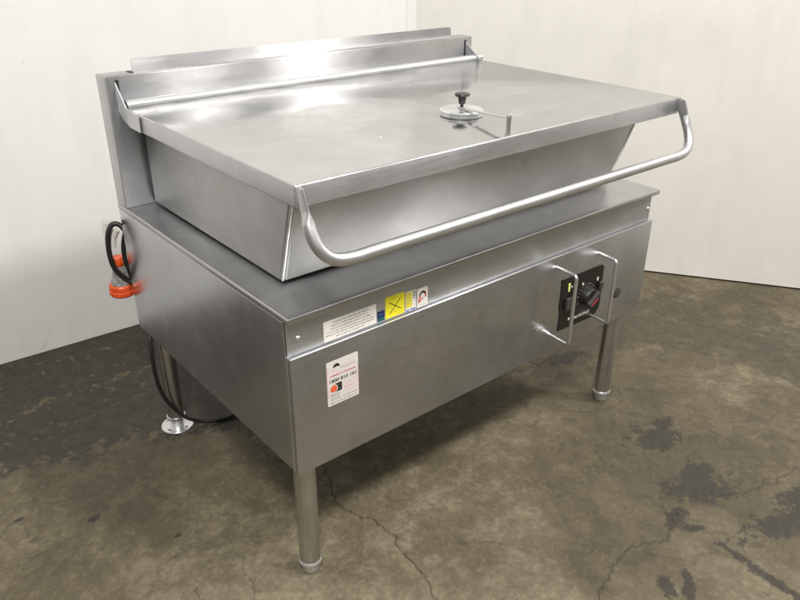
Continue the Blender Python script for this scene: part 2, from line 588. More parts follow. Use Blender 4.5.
    me.loops.add(F.size); me.loops.foreach_set('vertex_index', F.ravel().astype(np.int32))
    me.polygons.add(len(F)); me.polygons.foreach_set('loop_start', np.arange(0, F.size, 4, dtype=np.int32))
    me.update(calc_edges=True)
    me.polygons.foreach_set('use_smooth', [True] * len(F))
    tone = 0.5 + (fbm(wx, wy, 12, 41, 7, 0.82) - 0.5) * 1.35 + (fbm(wx, wy, 2.2, 57, 4, 0.55) - 0.5) * 1.3
    craze = np.clip((fbm(X, Y, 3.1, 71, 3) - 0.47) / 0.14, 0, 1) * 0.6
    for nm, arr in (('tone', tone), ('craze', craze), ('stain', stain), ('worn', grey), ('oil', oil), ('crack', cr)):
        a = me.attributes.new(nm, 'FLOAT', 'POINT')
        a.data.foreach_set('value', arr.ravel().astype(np.float32))
    o = bpy.data.objects.new('floor', me)
    COL.objects.link(o)
    o['kind'] = 'structure'
    t = NT('stained_concrete')
    def at(nm):
        x = t.n('ShaderNodeAttribute', attribute_name=nm); return x.outputs['Fac']
    v = t.coords()
    fin_n = t.noise(v, 70, 8, 0.7)
    grit = t.noise(v, 420, 3, 0.6)
    soft_n = t.noise(v, 24, 6, 0.62, 0.4)
    base = t.ramp(at('tone'), [(0.15, (0.056, 0.047, 0.029)), (0.50, (0.108, 0.091, 0.056)), (0.85, (0.178, 0.154, 0.102))])
    base = t.mix(t.mr(soft_n, 0.38, 0.58, 0.60, 0.0), base, (0.085, 0.070, 0.044))
    base = t.mix(t.mr(fin_n, 0.36, 0.54, 0.40, 0.0), base, (0.075, 0.062, 0.040))
    base = t.mix(t.mr(fin_n, 0.54, 0.70, 0.0, 0.20), base, (0.34, 0.305, 0.22))
    base = t.mix(t.mr(grit, 0.66, 0.72, 0.0, 0.35), base, (0.05, 0.04, 0.03))
    # hairline crazing
    wv = t.n('ShaderNodeVectorMath', operation='ADD')
    ns = t.n('ShaderNodeTexNoise'); ns.inputs['Scale'].default_value = 7; ns.inputs['Detail'].default_value = 6
    t.l(v, ns.inputs['Vector'])
    sc = t.n('ShaderNodeVectorMath', operation='SCALE'); sc.inputs['Scale'].default_value = 0.16
    t.l(ns.outputs['Color'], sc.inputs[0]); t.l(v, wv.inputs[0]); t.l(sc.outputs[0], wv.inputs[1])
    vo = t.n('ShaderNodeTexVoronoi', feature='DISTANCE_TO_EDGE'); vo.inputs['Scale'].default_value = 6.5
    t.l(wv.outputs[0], vo.inputs['Vector'])
    hair = t.math('MULTIPLY', t.mr(vo.outputs['Distance'], 0.0, 0.014, 1.0, 0.0), at('craze'))
    base = t.mix(hair, base, (0.045, 0.036, 0.024))
    edge = t.math('ADD', t.math('MULTIPLY', t.math('SUBTRACT', fin_n, 0.5), 1.3), t.math('MULTIPLY', t.math('SUBTRACT', soft_n, 0.5), 0.9))
    def cut(nm, w, hi, k=1.0):
        return t.mr(t.math('ADD', at(nm), t.math('MULTIPLY', edge, k)), 0.5 - w, 0.5 + w, 0.0, hi)
    base = t.mix(t.math('MULTIPLY', at('worn'), t.mr(soft_n, 0.35, 0.62, 1.0, 0.55)), base, t.ramp(fin_n, [(0.35, (0.042, 0.036, 0.026)), (0.7, (0.078, 0.068, 0.049))]))
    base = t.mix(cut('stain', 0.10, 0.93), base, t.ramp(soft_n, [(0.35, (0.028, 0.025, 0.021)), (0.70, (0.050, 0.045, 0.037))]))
    base = t.mix(cut('oil', 0.08, 0.92, 1.3), base, t.ramp(fin_n, [(0.35, (0.018, 0.016, 0.013)), (0.70, (0.050, 0.044, 0.034))]))
    base = t.mix(at('crack'), base, (0.022, 0.018, 0.013))
    t.l(base, t.b.inputs['Base Color'])
    rr = t.math('SUBTRACT', t.mr(fin_n, 0.3, 0.7, 0.62, 0.78), 0.03)
    t.l(rr, t.b.inputs['Roughness'])
    t.b.inputs['Specular IOR Level'].default_value = 0.35
    nb = t.bump(fin_n, 0.30, 0.0015)
    t.l(t.bump(grit, 0.18, 0.0006, nb), t.b.inputs['Normal'])
    me.materials.append(t.m)
    return o


build_floor()


# ------------------------------------------------------------------ the walls
def wall_material(name, col, seed):
    t = NT(name)
    v = t.coords((1, 1, 1))
    a = t.noise(v, 1.7 + seed, 5, 0.6, 0.6)
    b = t.noise(t.coords((5, 5, 1.2)), 2.0, 5, 0.6, 0.5)
    sm = t.noise(t.coords((2.0, 2.0, 9.0)), 2.6 + seed, 6, 0.7, 1.2)
    c = t.ramp(a, [(0.3, tuple(x * 0.93 for x in col)), (0.65, col)])
    c = t.mix(t.mr(b, 0.50, 0.72, 0.0, 0.30), c, tuple(x * 0.78 for x in col))
    c = t.mix(t.mr(sm, 0.64, 0.74, 0.0, 0.30), c, tuple(x * 0.62 for x in col))
    g = t.n('ShaderNodeSeparateXYZ'); t.l(v, g.inputs[0])
    low = t.math('MULTIPLY', t.mr(g.outputs['Z'], 0.0, 0.16, 1.0, 0.0), t.mr(t.noise(v, 14, 6, 0.7), 0.56, 0.74, 0.0, 0.5 - 0.35 * seed))
    c = t.mix(low, c, tuple(x * 0.45 for x in col))
    sp = t.noise(v, 46, 2, 0.5, 0.0)
    c = t.mix(t.mr(sp, 0.765, 0.80, 0.0, 0.4), c, tuple(x * 0.55 for x in col))
    t.l(c, t.b.inputs['Base Color'])
    t.b.inputs['Roughness'].default_value = 0.55
    t.b.inputs['Specular IOR Level'].default_value = 0.25
    t.l(t.bump(t.noise(v, 5, 4), 0.12, 0.01), t.b.inputs['Normal'])
    return t.m


WALL_L = wall_material('white_painted_wall', (0.705, 0.700, 0.688), 0.0)
WALL_R = wall_material('cream_painted_wall', (0.775, 0.762, 0.73), 0.7)


def wall(name, p, q, z0, z1, th, mat, label, bev=0.002):
    p = Vector((p[0], p[1], 0)); q = Vector((q[0], q[1], 0))
    d = (q - p); L = d.length; d.normalize()
    nrm = Vector((-d.y, d.x, 0))         # away from the room
    bm = bmesh.new()
    box(bm, (0, 0, z0), (L, th, z1), bev)
    for v in bm.verts:
        v.co = p + d * v.co.x + nrm * v.co.y + Vector((0, 0, v.co.z))
    o = link(name, bm, mat)
    o['kind'] = 'structure'
    o['label'] = label
    o['category'] = 'wall'
    return o


def lerp(p, q, s):
    return (p[0] + (q[0] - p[0]) * s, p[1] + (q[1] - p[1]) * s)


LA, LB = (-0.2822, 1.5479), (0.2075, 1.5282)
RA, RB = (2.196, 0.553), (2.56, 0.0156)
dl = ((LB[0] - LA[0]) / 0.4901, (LB[1] - LA[1]) / 0.4901)
dr = ((RB[0] - RA[0]) / 0.6492, (RB[1] - RA[1]) / 0.6492)
CORN = (1.572, 1.4735)
wall('back_wall', (LA[0] - dl[0] * 3.5, LA[1] - dl[1] * 3.5), (1.53, 1.475), 0.0, 3.6, 0.12, WALL_L, 'scuffed white painted wall behind the orange plug')
wall('corner_trim', (1.5305, 1.4752), (1.5840, 1.4670), 0.0, 3.6, 0.05, WALL_L, 'narrow white upright strip where the two walls meet', 0.001)
wall('side_wall', (1.5750, 1.4703), (RB[0] + dr[0] * 3.0, RB[1] + dr[1] * 3.0), 0.008, 0.6601, 0.06, WALL_R, 'cream lower wall sheet right of the steel cooker', 0.0)
off = (dr[1] * -0.0003, dr[0] * 0.0003)
wall('side_wall', (1.5750 + off[0], 1.4703 + off[1]), (RB[0] + dr[0] * 3.0 + off[0], RB[1] + dr[1] * 3.0 + off[1]), 0.6602, 3.6, 0.06, WALL_R, 'tall cream upper wall sheet above the faint seam on the right', 0.0)

# ------------------------------------------------------------------ the tilting pan
root = bpy.data.objects.new('tilting_pan_cooker', None)
COL.objects.link(root)
root['label'] = 'stainless steel tilting frying pan cooker with flat lid on four legs'
root['category'] = 'cooker'

WX, D = 1.258, 0.8578
ZT = 0.7329
# --- cabinet body
bm = bmesh.new()
box(bm, (0.0, 0.022, 0.3535), (0.004, D, ZT - 0.0145), 0.0012)            # left side sheet
box(bm, (WX - 0.018, 0.022, 0.3535), (WX - 0.014, D, ZT - 0.0145), 0.0012)
box(bm, (0.0042, D - 0.006, 0.3535), (WX - 0.0182, D - 0.002, ZT - 0.0145), 0.001)
box(bm, (0.0042, 0.03, 0.3545), (WX - 0.0182, D - 0.0065, 0.358))          # floor of the cabinet
box(bm, (0.0002, 0.0162, 0.352), (0.010, 0.0218, 0.6405), 0.0018)            # folded front edge
link('cabinet', bm, ST_SIDE, root)
# --- worktop with folded lip
bm = box(bmesh.new(), (-0.0012, 0.0, ZT - 0.014), (WX, D + 0.001, ZT), 0.0030, 3)
link('worktop', bm, ST_TOP, root, 40)
# --- fascia strip under the lip
bm = box(bmesh.new(), (0.004, 0.018, 0.634), (WX - 0.012, 0.0215, ZT - 0.0142))
fas = link('fascia', bm, ST_FRONT, root)
for x in (0.0305, 1.2345):
    bm = lathe(bmesh.new(), [(0.0, 0.0045), (0.003, 0.004), (0.0055, 0.002), (0.006, 0.0)], (x, 0.018, 0.6745), 16, (0, -1, 0))
    link('rivet', bm, ST_BRIGHT, fas, 60)
# --- front panel (door) with folded top ledge and rounded lower right corner
pts = rrect(0.003, 0.345, 1.2545, 0.6375, 0.045, 8, (0, 1, 0, 0))
bm = prism(bmesh.new(), pts, 1, 0.0074, 0.0160, 0.0022, 3)
link('front_panel', bm, ST_PANEL, root, 40)
# --- splashback box, flange and slots
RY = 0.7968
bm = box(bmesh.new(), (0.0, RY, ZT + 0.0004), (1.2527, D, 1.0712), 0.0022, 3)
spl = link('splashback', bm, ST_SPLASH, root, 40)
pts = rrect(0.083, 1.060, 1.181, 1.1035, 0.008, 5, (0, 0, 1, 1))
bm = prism(bmesh.new(), pts, 1, -0.0012, 0.0012)
rotm = Matrix.Rotation(math.radians(-7), 4, 'X')
for v in bm.verts:
    v.co = rotm @ Vector((v.co.x, v.co.y, v.co.z - 1.0712)) + Vector((0, 0.826, 1.0712))
link('upstand', bm, ST_SPLASH, spl)
bm = box(bmesh.new(), (0.072, 0.815, 1.0713), (0.083, 0.842, 1.0722))
link('rear_slot', bm, DARK_GAP, spl)
for x in (0.0285, 1.222):
    pts = rrect(x - 0.0048, 0.978, x + 0.0048, 1.0625, 0.0045, 4, (0, 0, 1, 1))
    bm = prism(bmesh.new(), pts, 1, RY - 0.0006, RY + 0.002)
    link('hinge_slot', bm, DARK_GAP, spl)

# --- the pan (vessel)
def pan_mesh():
    bm = bmesh.new()
    c = 0.010
    def ring(z, x0, x1, yf, yb):
        return [bm.verts.new(p) for p in ((x0, yf + c, z), (x0 + c, yf, z), (x1 - c, yf, z), (x1, yf + c, z), (x1, yb, z), (x0, yb, z))]
    R = [ring(0.9580, 0.066, 1.196, 0.062, 0.765), ring(0.7460, 0.070, 1.190, 0.132, 0.772), ring(0.7400, 0.078, 1.182, 0.142, 0.766)]
    for a, b in zip(R[:-1], R[1:]):
        for i in range(6):
            bm.faces.new((a[i], a[(i + 1) % 6], b[(i + 1) % 6], b[i]))
    bm.faces.new(R[0]); bm.faces.new(R[-1][::-1])
    bm2 = bm
    bmesh.ops.recalc_face_normals(bm2, faces=bm2.faces)
    es = [e for e in bm2.edges if 0.2 < e.calc_face_angle(0)]
    bmesh.ops.bevel(bm2, geom=es, offset=0.0018, segments=2, affect='EDGES', profile=0.5)
    return bm2
pan = link('pan', pan_mesh(), ST_PAN, root, 30)
for sx in (0, 1):                                  # welded seam down each front corner
    def X(x): return x if sx == 0 else 1.262 - x
    link('corner_weld', tube(bmesh.new(), [(X(0.0690), 0.0655, 0.952), (X(0.0705), 0.100, 0.850), (X(0.0735), 0.1360, 0.746)], 0.0032, 8), ST_BRIGHT, pan, 60)
for x in (0.32, 0.95):
    link('pan_support', lathe(bmesh.new(), [(0.0, 0.0), (0.075, 0.0), (0.08, 0.004), (0.08, 0.02)], (x, 0.42, ZT + 0.0005), 24), DARK_GAP, pan)

# pale scuffs under the lid edge on the front of the pan
def pan_y(z): return 0.062 + (0.958 - z) * 0.3302 - 0.0004
rs_ = random.Random(11)
for k in range(7):
    x_ = 0.690 + 0.011 * k + rs_.uniform(-0.003, 0.003)
    z_ = 0.905 + rs_.uniform(-0.012, 0.012)
    dx_, dz_ = rs_.uniform(-0.006, 0.008), rs_.uniform(-0.016, -0.006)
    tb = bmesh.new()
    tube(tb, [(x_, pan_y(z_), z_), (x_ + dx_ * 0.6, pan_y(z_ + dz_ * 0.5), z_ + dz_ * 0.5), (x_ + dx_, pan_y(z_ + dz_), z_ + dz_)], 0.0006, 5)
    link('scuff', tb, ST_BRIGHT, pan)

# --- the lid
LX0, LX1, LY0, LY1, LZ = 0.0204, 1.2429, -0.0228, 0.748, 1.0024
bm = bmesh.new()
box(bm, (LX0, LY0, 0.9585), (LX1, LY1, LZ), 0.0035, 3)
# hollow below: remove the underside so that only the folded tray is left
kill = [f for f in bm.faces if f.normal.z < -0.9]
bmesh.ops.delete(bm, geom=kill, context='FACES')
lid = link('lid', bm, ST_LID, root, 35)
lid.data.materials.append(ST_FRONT)
for p in lid.data.polygons:
    if abs(p.normal.z) < 0.6: p.material_index = 1
sm = lid.modifiers.new('sheet', 'SOLIDIFY'); sm.thickness = 0.0018; sm.offset = -1
# hinge arms: a triangular plate at each end that rises into the slots of the splashback
for x, side in ((0.0195, -1), (1.2438, 1)):
    x0, x1 = (x - 0.0032, x) if side < 0 else (x, x + 0.0032)
    pts = [(0.655, 0.9600), (0.655, 0.9960), (0.735, 1.0040), (0.752, 1.0180), (0.7966, 1.0560), (0.7966, 0.9850), (0.770, 0.9700), (0.720, 0.9600)]
    if side > 0:
        pts = [(0.700, 0.9960), (0.735, 1.0040), (0.752, 1.0180), (0.7966, 1.0560), (0.7966, 0.985), (0.74, 0.975)]
    sh = 0.006 if side < 0 else -0.022
    bm = prism(bmesh.new(), pts, 0, x0, x1)
    for v in bm.verts:                                  # the arm leans inwards towards its slot
        s = max(0.0, (v.co.y - 0.70) / 0.0966)
        v.co.x += sh * s
    link('hinge_arm', bm, ST_FRONT, lid)
# rolled bar along the rear edge of the lid with its flat leaf
bm = tube(bmesh.new(), [(0.030, 0.7625, 1.0045), (1.262, 0.7625, 1.0045)], 0.0135, 24, (0, 0, 1))
link('hinge_bar', bm, ST_TUBE, lid, 40)
bm = box(bmesh.new(), (0.032, 0.7765, 1.000), (1.215, 0.7930, 1.0095), 0.001)
link('hinge_leaf', bm, ST_FRONT, lid)
# small crease on the lid
bm = tube(bmesh.new(), [(0.331, 0.150, LZ), (0.3395, 0.1465, LZ + 0.0006), (0.345, 0.141, LZ)], 0.0016, 8)
link('weld_spot', bm, ST_BRIGHT, lid)

# --- pull handle
bx0, bx1, by, bz = 0.026, 1.2385, -0.086, 0.8665
path = [(bx0, -0.018, 0.998), (bx0, -0.030, 0.985), (bx0, -0.044, 0.955), (bx0, -0.060, 0.922)]
arc = fillet([(bx0, -0.058, 0.926), (bx0, by, bz), (bx1, by, bz), (bx1, -0.058, 0.926)], 0.085, 14)
# rounder elbows
left = catmull([(bx0, -0.0235, 0.998), (bx0, -0.034, 0.978), (bx0, -0.047, 0.950), (bx0, -0.0620, 0.920), (bx0 + 0.008, -0.0750, 0.893), (bx0 + 0.030, -0.0835, 0.8735), (bx0 + 0.068, by, bz), (bx0 + 0.12, by, bz)], 8)
right = [Vector((bx0 + bx1 - p.x, p.y, p.z)) for p in reversed(left)]
mid = [Vector((bx0 + 0.12 + (bx1 - bx0 - 0.24) * i / 12, by, bz)) for i in range(1, 12)]
allp = left + mid + right
N = len(allp)
nl = len(left)
def hr(s):
    i = s * (N - 1)
    i = min(i, N - 1 - i)
    k = i / 8.0                                          # control point index from either end
    if k < 0.15: return (0.0030, 0.0095)
    if k < 1.75: return (0.0034, 0.0165 - 0.0012 * k)
    if k < 2.4:
        u = (k - 1.75) / 0.65
        return (0.0034 + (0.0125 - 0.0034) * u, 0.0144 + (0.0125 - 0.0144) * u)
    return (0.0125, 0.0125)
bm = bmesh.new()
P = allp
rings = []
n = 20
for i, p in enumerate(P):
    t = (P[min(i + 1, N - 1)] - P[max(i - 1, 0)]).normalized()
    w = Vector((0, 0.87, 0.5)) if False else None
    # axis a: across the flat plate (x at the ends), turned smoothly along the bend
    a = Vector((1, 0, 0)) if i < N / 2 else Vector((-1, 0, 0))
    nb = Vector((0, -0.5, -0.87)) if True else None
    pl = Vector((0, 0.86, 0.51))
    b = None
    nvec = Vector((0, 0.90, -0.43))                      # normal of the plane the handle lies in
    b = (nvec - t * nvec.dot(t)).normalized()
    a = t.cross(b)
    ra, rb = hr(i / (N - 1))
    rings.append([bm.verts.new(p + a * ra * math.cos(2 * math.pi * k / n) + b * rb * math.sin(2 * math.pi * k / n)) for k in range(n)])
for r0, r1 in zip(rings[:-1], rings[1:]):
    for k in range(n):
        bm.faces.new((r0[k], r0[(k + 1) % n], r1[(k + 1) % n], r1[k]))
bm.faces.new(rings[0][::-1]); bm.faces.new(rings[-1])
link('lid_handle', bm, ST_TUBE, lid, 50)

# --- vent cap with swinging arm, knob and pivot post
cx, cy = 0.624, 0.187
bm = lathe(bmesh.new(), [(0.0, 0.0), (0.050, 0.0), (0.0525, 0.0015), (0.0525, 0.0125), (0.0500, 0.0150), (0.0, 0.0156)], (cx, cy, LZ + 0.0006), 48)
cap = link('vent_cap', bm, ST_BRIGHT, root, 30)
bm = lathe(bmesh.new(), [(0.0, 0.0), (0.0038, 0.0), (0.0038, 0.007), (0.0075, 0.009), (0.0095, 0.020), (0.0100, 0.0245), (0.0165, 0.0270), (0.0185, 0.0300), (0.0170, 0.0335), (0.0, 0.0350)], (cx, cy, LZ + 0.0185), 28)
link('knob', bm, PLASTIC, cap, 35)
px_, py_ = 0.578, -0.008
dv = Vector((px_ - cx, py_ - cy, 0)); L = dv.length; dv.normalize(); nv = Vector((-dv.y, dv.x, 0))
bm = bmesh.new()
arm = [(-0.012, 0.0172), (0.02, 0.0172), (0.05, 0.0190), (L - 0.01, 0.0330), (L, 0.0335)]
lo = []
for s, h in arm:
    c = Vector((cx, cy, LZ + h)) + dv * s
    lo.append([bm.verts.new(c + nv * 0.0055), bm.verts.new(c - nv * 0.0055), bm.verts.new(c - nv * 0.0055 + Vector((0, 0, 0.003))), bm.verts.new(c + nv * 0.0055 + Vector((0, 0, 0.003)))])
for a, b in zip(lo[:-1], lo[1:]):
    for k in range(4):
        bm.faces.new((a[k], a[(k + 1) % 4], b[(k + 1) % 4], b[k]))
bm.faces.new(lo[0][::-1]); bm.faces.new(lo[-1])
link('swing_arm', bm, ST_TUBE, cap)
bm = lathe(bmesh.new(), [(0.0, 0.0), (0.0060, 0.0), (0.0060, 0.034), (0.0068, 0.0345), (0.0068, 0.040), (0.0055, 0.0435), (0.0, 0.0455)], (px_, py_, LZ + 0.0002), 20)
link('pivot_post', bm, ST_TUBE, cap, 40)

# --- legs
def leg(x, y, ztop, kind):
    o = link('leg', lathe(bmesh.new(), [(0.0, 0.036), (0.0255, 0.036), (0.0255, ztop), (0.0, ztop)], (x, y, 0), 32), ST_LEG, root, 40)
    if kind == 'foot':
        link('collar', lathe(bmesh.new(), [(0.0256, 0.030), (0.0285, 0.0315), (0.0285, 0.0365), (0.0258, 0.0395)], (x, y, 0), 32), ST_BRIGHT, o, 50)
        link('foot', lathe(bmesh.new(), [(0.0, 0.0015), (0.0195, 0.0015), (0.0212, 0.005), (0.0215, 0.0345), (0.0, 0.0350)], (x, y, 0), 28), ST_BRIGHT, o, 40)
    else:
        link('collar', lathe(bmesh.new(), [(0.0257, 0.038), (0.0280, 0.0385), (0.0280, 0.0425), (0.0257, 0.043)], (x, y, 0), 32), ST_BRIGHT, o, 50)
        link('foot', lathe(bmesh.new(), [(0.0, 0.0355), (0.0205, 0.0355), (0.0210, 0.008), (0.0475, 0.0062), (0.0488, 0.0045), (0.0488, 0.0015), (0.0, 0.0015)], (x, y, 0), 40), ST_BRIGHT, o, 30)
        for k in range(4):
            a = math.radians(25 + 90 * k)
            link('bolt_hole', lathe(bmesh.new(), [(0.0, 0.0072), (0.0045, 0.0070), (0.0045, 0.0058)], (x + 0.036 * math.cos(a), y + 0.036 * math.sin(a), 0), 12), DARK_GAP, o)
    return o
leg(0.0486, 0.060, 0.3540, 'foot')
leg(1.2000, 0.060, 0.3540, 'foot')
leg(0.0486, 0.8144, 0.3540, 'flange')
leg(1.2000, 0.8144, 0.3540, 'flange')
# --- drain outlet under the cabinet
bm = bmesh.new()
box(bm, (0.595, 0.075, 0.3180), (0.665, 0.150, 0.3544), 0.008)
link('drain_outlet', bm, PLASTIC_GREY, root)

# --- control plate
YP = 0.0074
pts = [(0.8530, 0.4030), (0.9950, 0.3975)]
for j in range(9):                                           # rounded lower right corner
    a = math.radians(-90 + 90 * j / 8)
    pts.append((0.9980 + 0.040 * math.cos(a), 0.4370 + 0.040 * math.sin(a)))
pts += [(1.0375, 0.470), (1.0330, 0.492), (1.0355, 0.515)]
for j in range(6):
    a = math.radians(0 + 90 * j / 5)
    pts.append((1.0215 + 0.014 * math.cos(a), 0.5450 + 0.014 * math.sin(a)))
pts += [(0.8500, 0.5610), (0.8520, 0.520), (0.8500, 0.480), (0.8560, 0.455)]
cp = plate('control_plate', pts, YP - 0.0003, 0.0018, BLACKPLATE, root)
yf = YP - 0.0021
bm = box(bmesh.new(), (0.8705, yf - 0.010, 0.462), (0.8935, yf, 0.500), 0.003)
link('rocker_switch', bm, PLASTIC_GREY, cp)
bm = box(bmesh.new(), (0.8780, yf - 0.0025, 0.518), (0.8860, yf, 0.5430), 0.001)
link('indicator_lamp', bm, LENS, cp)
bm = box(bmesh.new(), (1.0175, yf - 0.009, 0.482), (1.0335, yf, 0.508), 0.003)
link('rocker_switch', bm, PLASTIC_GREY, cp)
dial_c = (0.9650, 0.4800)
bm = lathe(bmesh.new(), [(0.0, 0.022), (0.0235, 0.022), (0.0255, 0.0195), (0.0275, 0.004), (0.0300, 0.002), (0.0300, 0.0)], (dial_c[0], yf, dial_c[1]), 36, (0, -1, 0))
dial = link('dial', bm, PLASTIC, cp, 35)
ang = math.radians(33)
bm = box(bmesh.new(), (-0.026, -0.0330, -0.0065), (0.026, -0.0222, 0.0065), 0.0025)
for v in bm.verts:
    x, z = v.co.x, v.co.z
    v.co.x = dial_c[0] + x * math.cos(ang) - z * math.sin(ang)
    v.co.z = dial_c[1] + x * math.sin(ang) + z * math.cos(ang)
    v.co.y = yf + v.co.y
link('dial_grip', bm, PLASTIC_GREY, dial)
bm = box(bmesh.new(), (-0.016, -0.0235, -0.0030), (0.018, -0.0222, 0.0040), 0.0005)
for v in bm.verts:
    x, z = v.co.x, v.co.z
    v.co.x = dial_c[0] + 0.014 + x * math.cos(ang) - z * math.sin(ang)
    v.co.z = dial_c[1] - 0.018 + x * math.sin(ang) + z * math.cos(ang)
    v.co.y = yf + v.co.y
link('dial_pointer', bm, REDKNOB, dial)
bm = bmesh.new()                                             # scale marks round the dial
for k in range(11):
    a = math.radians(35 + 17 * k)
    r = 0.0365
    c0 = Vector((dial_c[0] + r * math.cos(a), 0, dial_c[1] + r * math.sin(a)))
    w = 0.0017 if k % 2 else 0.0026
    box(bm, (c0.x - w, yf - 0.0003, c0.z - w), (c0.x + w, yf + 0.0002, c0.z + w))
link('dial_scale', bm, GREYINK, cp)
for q_ in [(1.0085, 0.5130, 1.0150, 0.5240), (1.0085, 0.4400, 1.0145, 0.4480), (0.9420, 0.5180, 0.9480, 0.5260), (0.8930, 0.5260, 0.8970, 0.5320), (0.8940, 0.4245, 0.9010, 0.4315)]:
    quads('plate_mark', [q_], yf + 0.0002, 0.0005, WHITEINK, cp)
text('plate_lettering', 'AUELINO', 0.9180, 0.4195, 0.0125, yf - 0.0002, WHITEINK, cp, 0.072, 0.0004)

# --- guard bars either side of the control plate
for x0, xo, z1, z0, yo in ((0.826, 0.8215, 0.605, 0.400, -0.060), (1.008, 1.002, 0.597, 0.400, -0.054)):
    path = fillet([(x0, YP + 0.002, z1), (xo, yo, z1), (xo, yo, z0), (x0, YP + 0.002, z0)], 0.012, 6)
    link('guard_bar', tube(bmesh.new(), path, 0.0046, 14), ST_TUBE, root, 50)
# --- round black plug to the right of the guards
link('blanking_plug', lathe(bmesh.new(), [(0.0, 0.004), (0.014, 0.0038), (0.0175, 0.0022), (0.0182, 0.0)], (1.1205, YP, 0.4410), 28, (0, -1, 0)), PLASTIC_GREY, root, 40)

# --- stickers on the fascia
YS = 0.018
rng = random.Random(3)
st = plate('notice_sticker', rect(0.0915, 0.6410, 0.2275, 0.6875), YS, 0.0004, PAPER, root)
rows = []
for z, a, b in ((0.6795, 0.114, 0.209), (0.6725, 0.111, 0.207), (0.6655, 0.107, 0.214), (0.6585, 0.099, 0.223), (0.6522, 0.097, 0.222), (0.6452, 0.121, 0.196)):
    rows += scribble(a, b, z, 0.0036, rng)
quads('print', rows, YS - 0.00042, 0.0001, GREYINK, st)
st = plate('label_sticker', rect(0.2310, 0.6408, 0.2500, 0.6660), YS, 0.0004, NAVY, root)
quads('print', [(0.2318, 0.6412, 0.2492, 0.6500)], YS - 0.00042, 0.0001, TEAL, st)
quads('lettering', scribble(0.2355, 0.2460, 0.6560, 0.0042, rng), YS - 0.00042, 0.0001, BLUEINK, st)
st = plate('warning_sticker', rrect(0.2530, 0.6405, 0.3065, 0.6930, 0.002, 3), YS, 0.0004, YELLOW, root)
bm = bmesh.new()
for a, b in (((0.2635, 0.6780), (0.2975, 0.6540)), ((0.2645, 0.6500), (0.2960, 0.6820))):
    d = Vector((b[0] - a[0], b[1] - a[1])); nn = Vector((-d.y, d.x)).normalized() * 0.0009
    prism(bm, [(a[0] + nn.x, a[1] + nn.y), (a[0] - nn.x, a[1] - nn.y), (b[0] - nn.x, b[1] - nn.y), (b[0] + nn.x, b[1] + nn.y)], 1, YS - 0.00052, YS - 0.00042)
link('cross_mark', bm, INK, st)
OLIVE = plain('olive_print', (0.38, 0.34, 0.03), 0.5)
quads('print', scribble(0.2700, 0.2905, 0.6850, 0.0028, rng) + scribble(0.281, 0.302, 0.6450, 0.0022, rng) + scribble(0.276, 0.286, 0.6520, 0.0022, rng), YS - 0.00042, 0.0001, OLIVE, st)
st = plate('energy_sticker', rrect(0.3098, 0.6388, 0.3400, 0.6878, 0.003, 3), YS, 0.0004, PAPER, root)
quads('print', [(0.3106, 0.6475, 0.3290, 0.6855)], YS - 0.00042, 0.0001, YELLOW2, st)
quads('fine_print', scribble(0.3125, 0.3270, 0.6790, 0.0022, rng) + scribble(0.3125, 0.3250, 0.6720, 0.0022, rng) + scribble(0.3125, 0.3270, 0.6650, 0.0022, rng) + scribble(0.3125, 0.3230, 0.6580, 0.0022, rng), YS - 0.00054, 0.0001, OLIVE, st)
quads('lettering', [(0.3325, 0.6790, 0.3340, 0.6865), (0.3325, 0.6790, 0.3375, 0.6808), (0.3360, 0.6790, 0.3375, 0.6850), (0.3322, 0.6725, 0.3375, 0.6745), (0.3322, 0.6725, 0.3338, 0.6775), (0.3355, 0.6740, 0.3375, 0.6775), (0.3325, 0.6675, 0.3372, 0.6700)], YS - 0.00042, 0.0001, INK, st)
for q_ in [(0.3110, 0.6395, 0.3200, 0.6440), (0.3235, 0.6400, 0.3385, 0.6440)]:
    quads('blue_band', [q_], YS - 0.00042, 0.0001, BLUEINK, st)
st = plate('magnet_sticker', rrect(0.3440, 0.6385, 0.3752, 0.6858, 0.004, 4), YS, 0.0004, PAPER, root)
def arcband(a0, a1, ri, ro, cx, cz):
    bm = bmesh.new()
    k = 14
    o = [(cx + ro * math.cos(math.radians(a0 + (a1 - a0) * j / k)), cz + ro * 1.15 * math.sin(math.radians(a0 + (a1 - a0) * j / k))) for j in range(k + 1)]
    i = [(cx + ri * math.cos(math.radians(a0 + (a1 - a0) * j / k)), cz + ri * 1.15 * math.sin(math.radians(a0 + (a1 - a0) * j / k))) for j in range(k + 1)]
    for j in range(k):
        prism(bm, [o[j], o[j + 1], i[j + 1], i[j]], 1, YS - 0.00052, YS - 0.00042)
    return bm
link('arch_print', arcband(25, 160, 0.0062, 0.0108, 0.3600, 0.6655), INK, st)
bm = arcband(-28, 25, 0.0062, 0.0108, 0.3600, 0.6655)
merge(bm, arcband(160, 205, 0.0062, 0.0108, 0.3600, 0.6655))
for a, b in (((0.3500, 0.6620), (0.3480, 0.6500)), ((0.3505, 0.6525), (0.3610, 0.6615))):
    d = Vector((b[0] - a[0], b[1] - a[1])); nn = Vector((-d.y, d.x)).normalized() * 0.0016
    prism(bm, [(a[0] + nn.x, a[1] + nn.y), (a[0] - nn.x, a[1] - nn.y), (b[0] - nn.x, b[1] - nn.y), (b[0] + nn.x, b[1] + nn.y)], 1, YS - 0.00064, YS - 0.00042)
link('red_print', bm, REDINK, st)
quads('fine_print', scribble(0.3480, 0.3715, 0.6425, 0.0022, rng), YS - 0.00042, 0.0001, GREYINK, st)

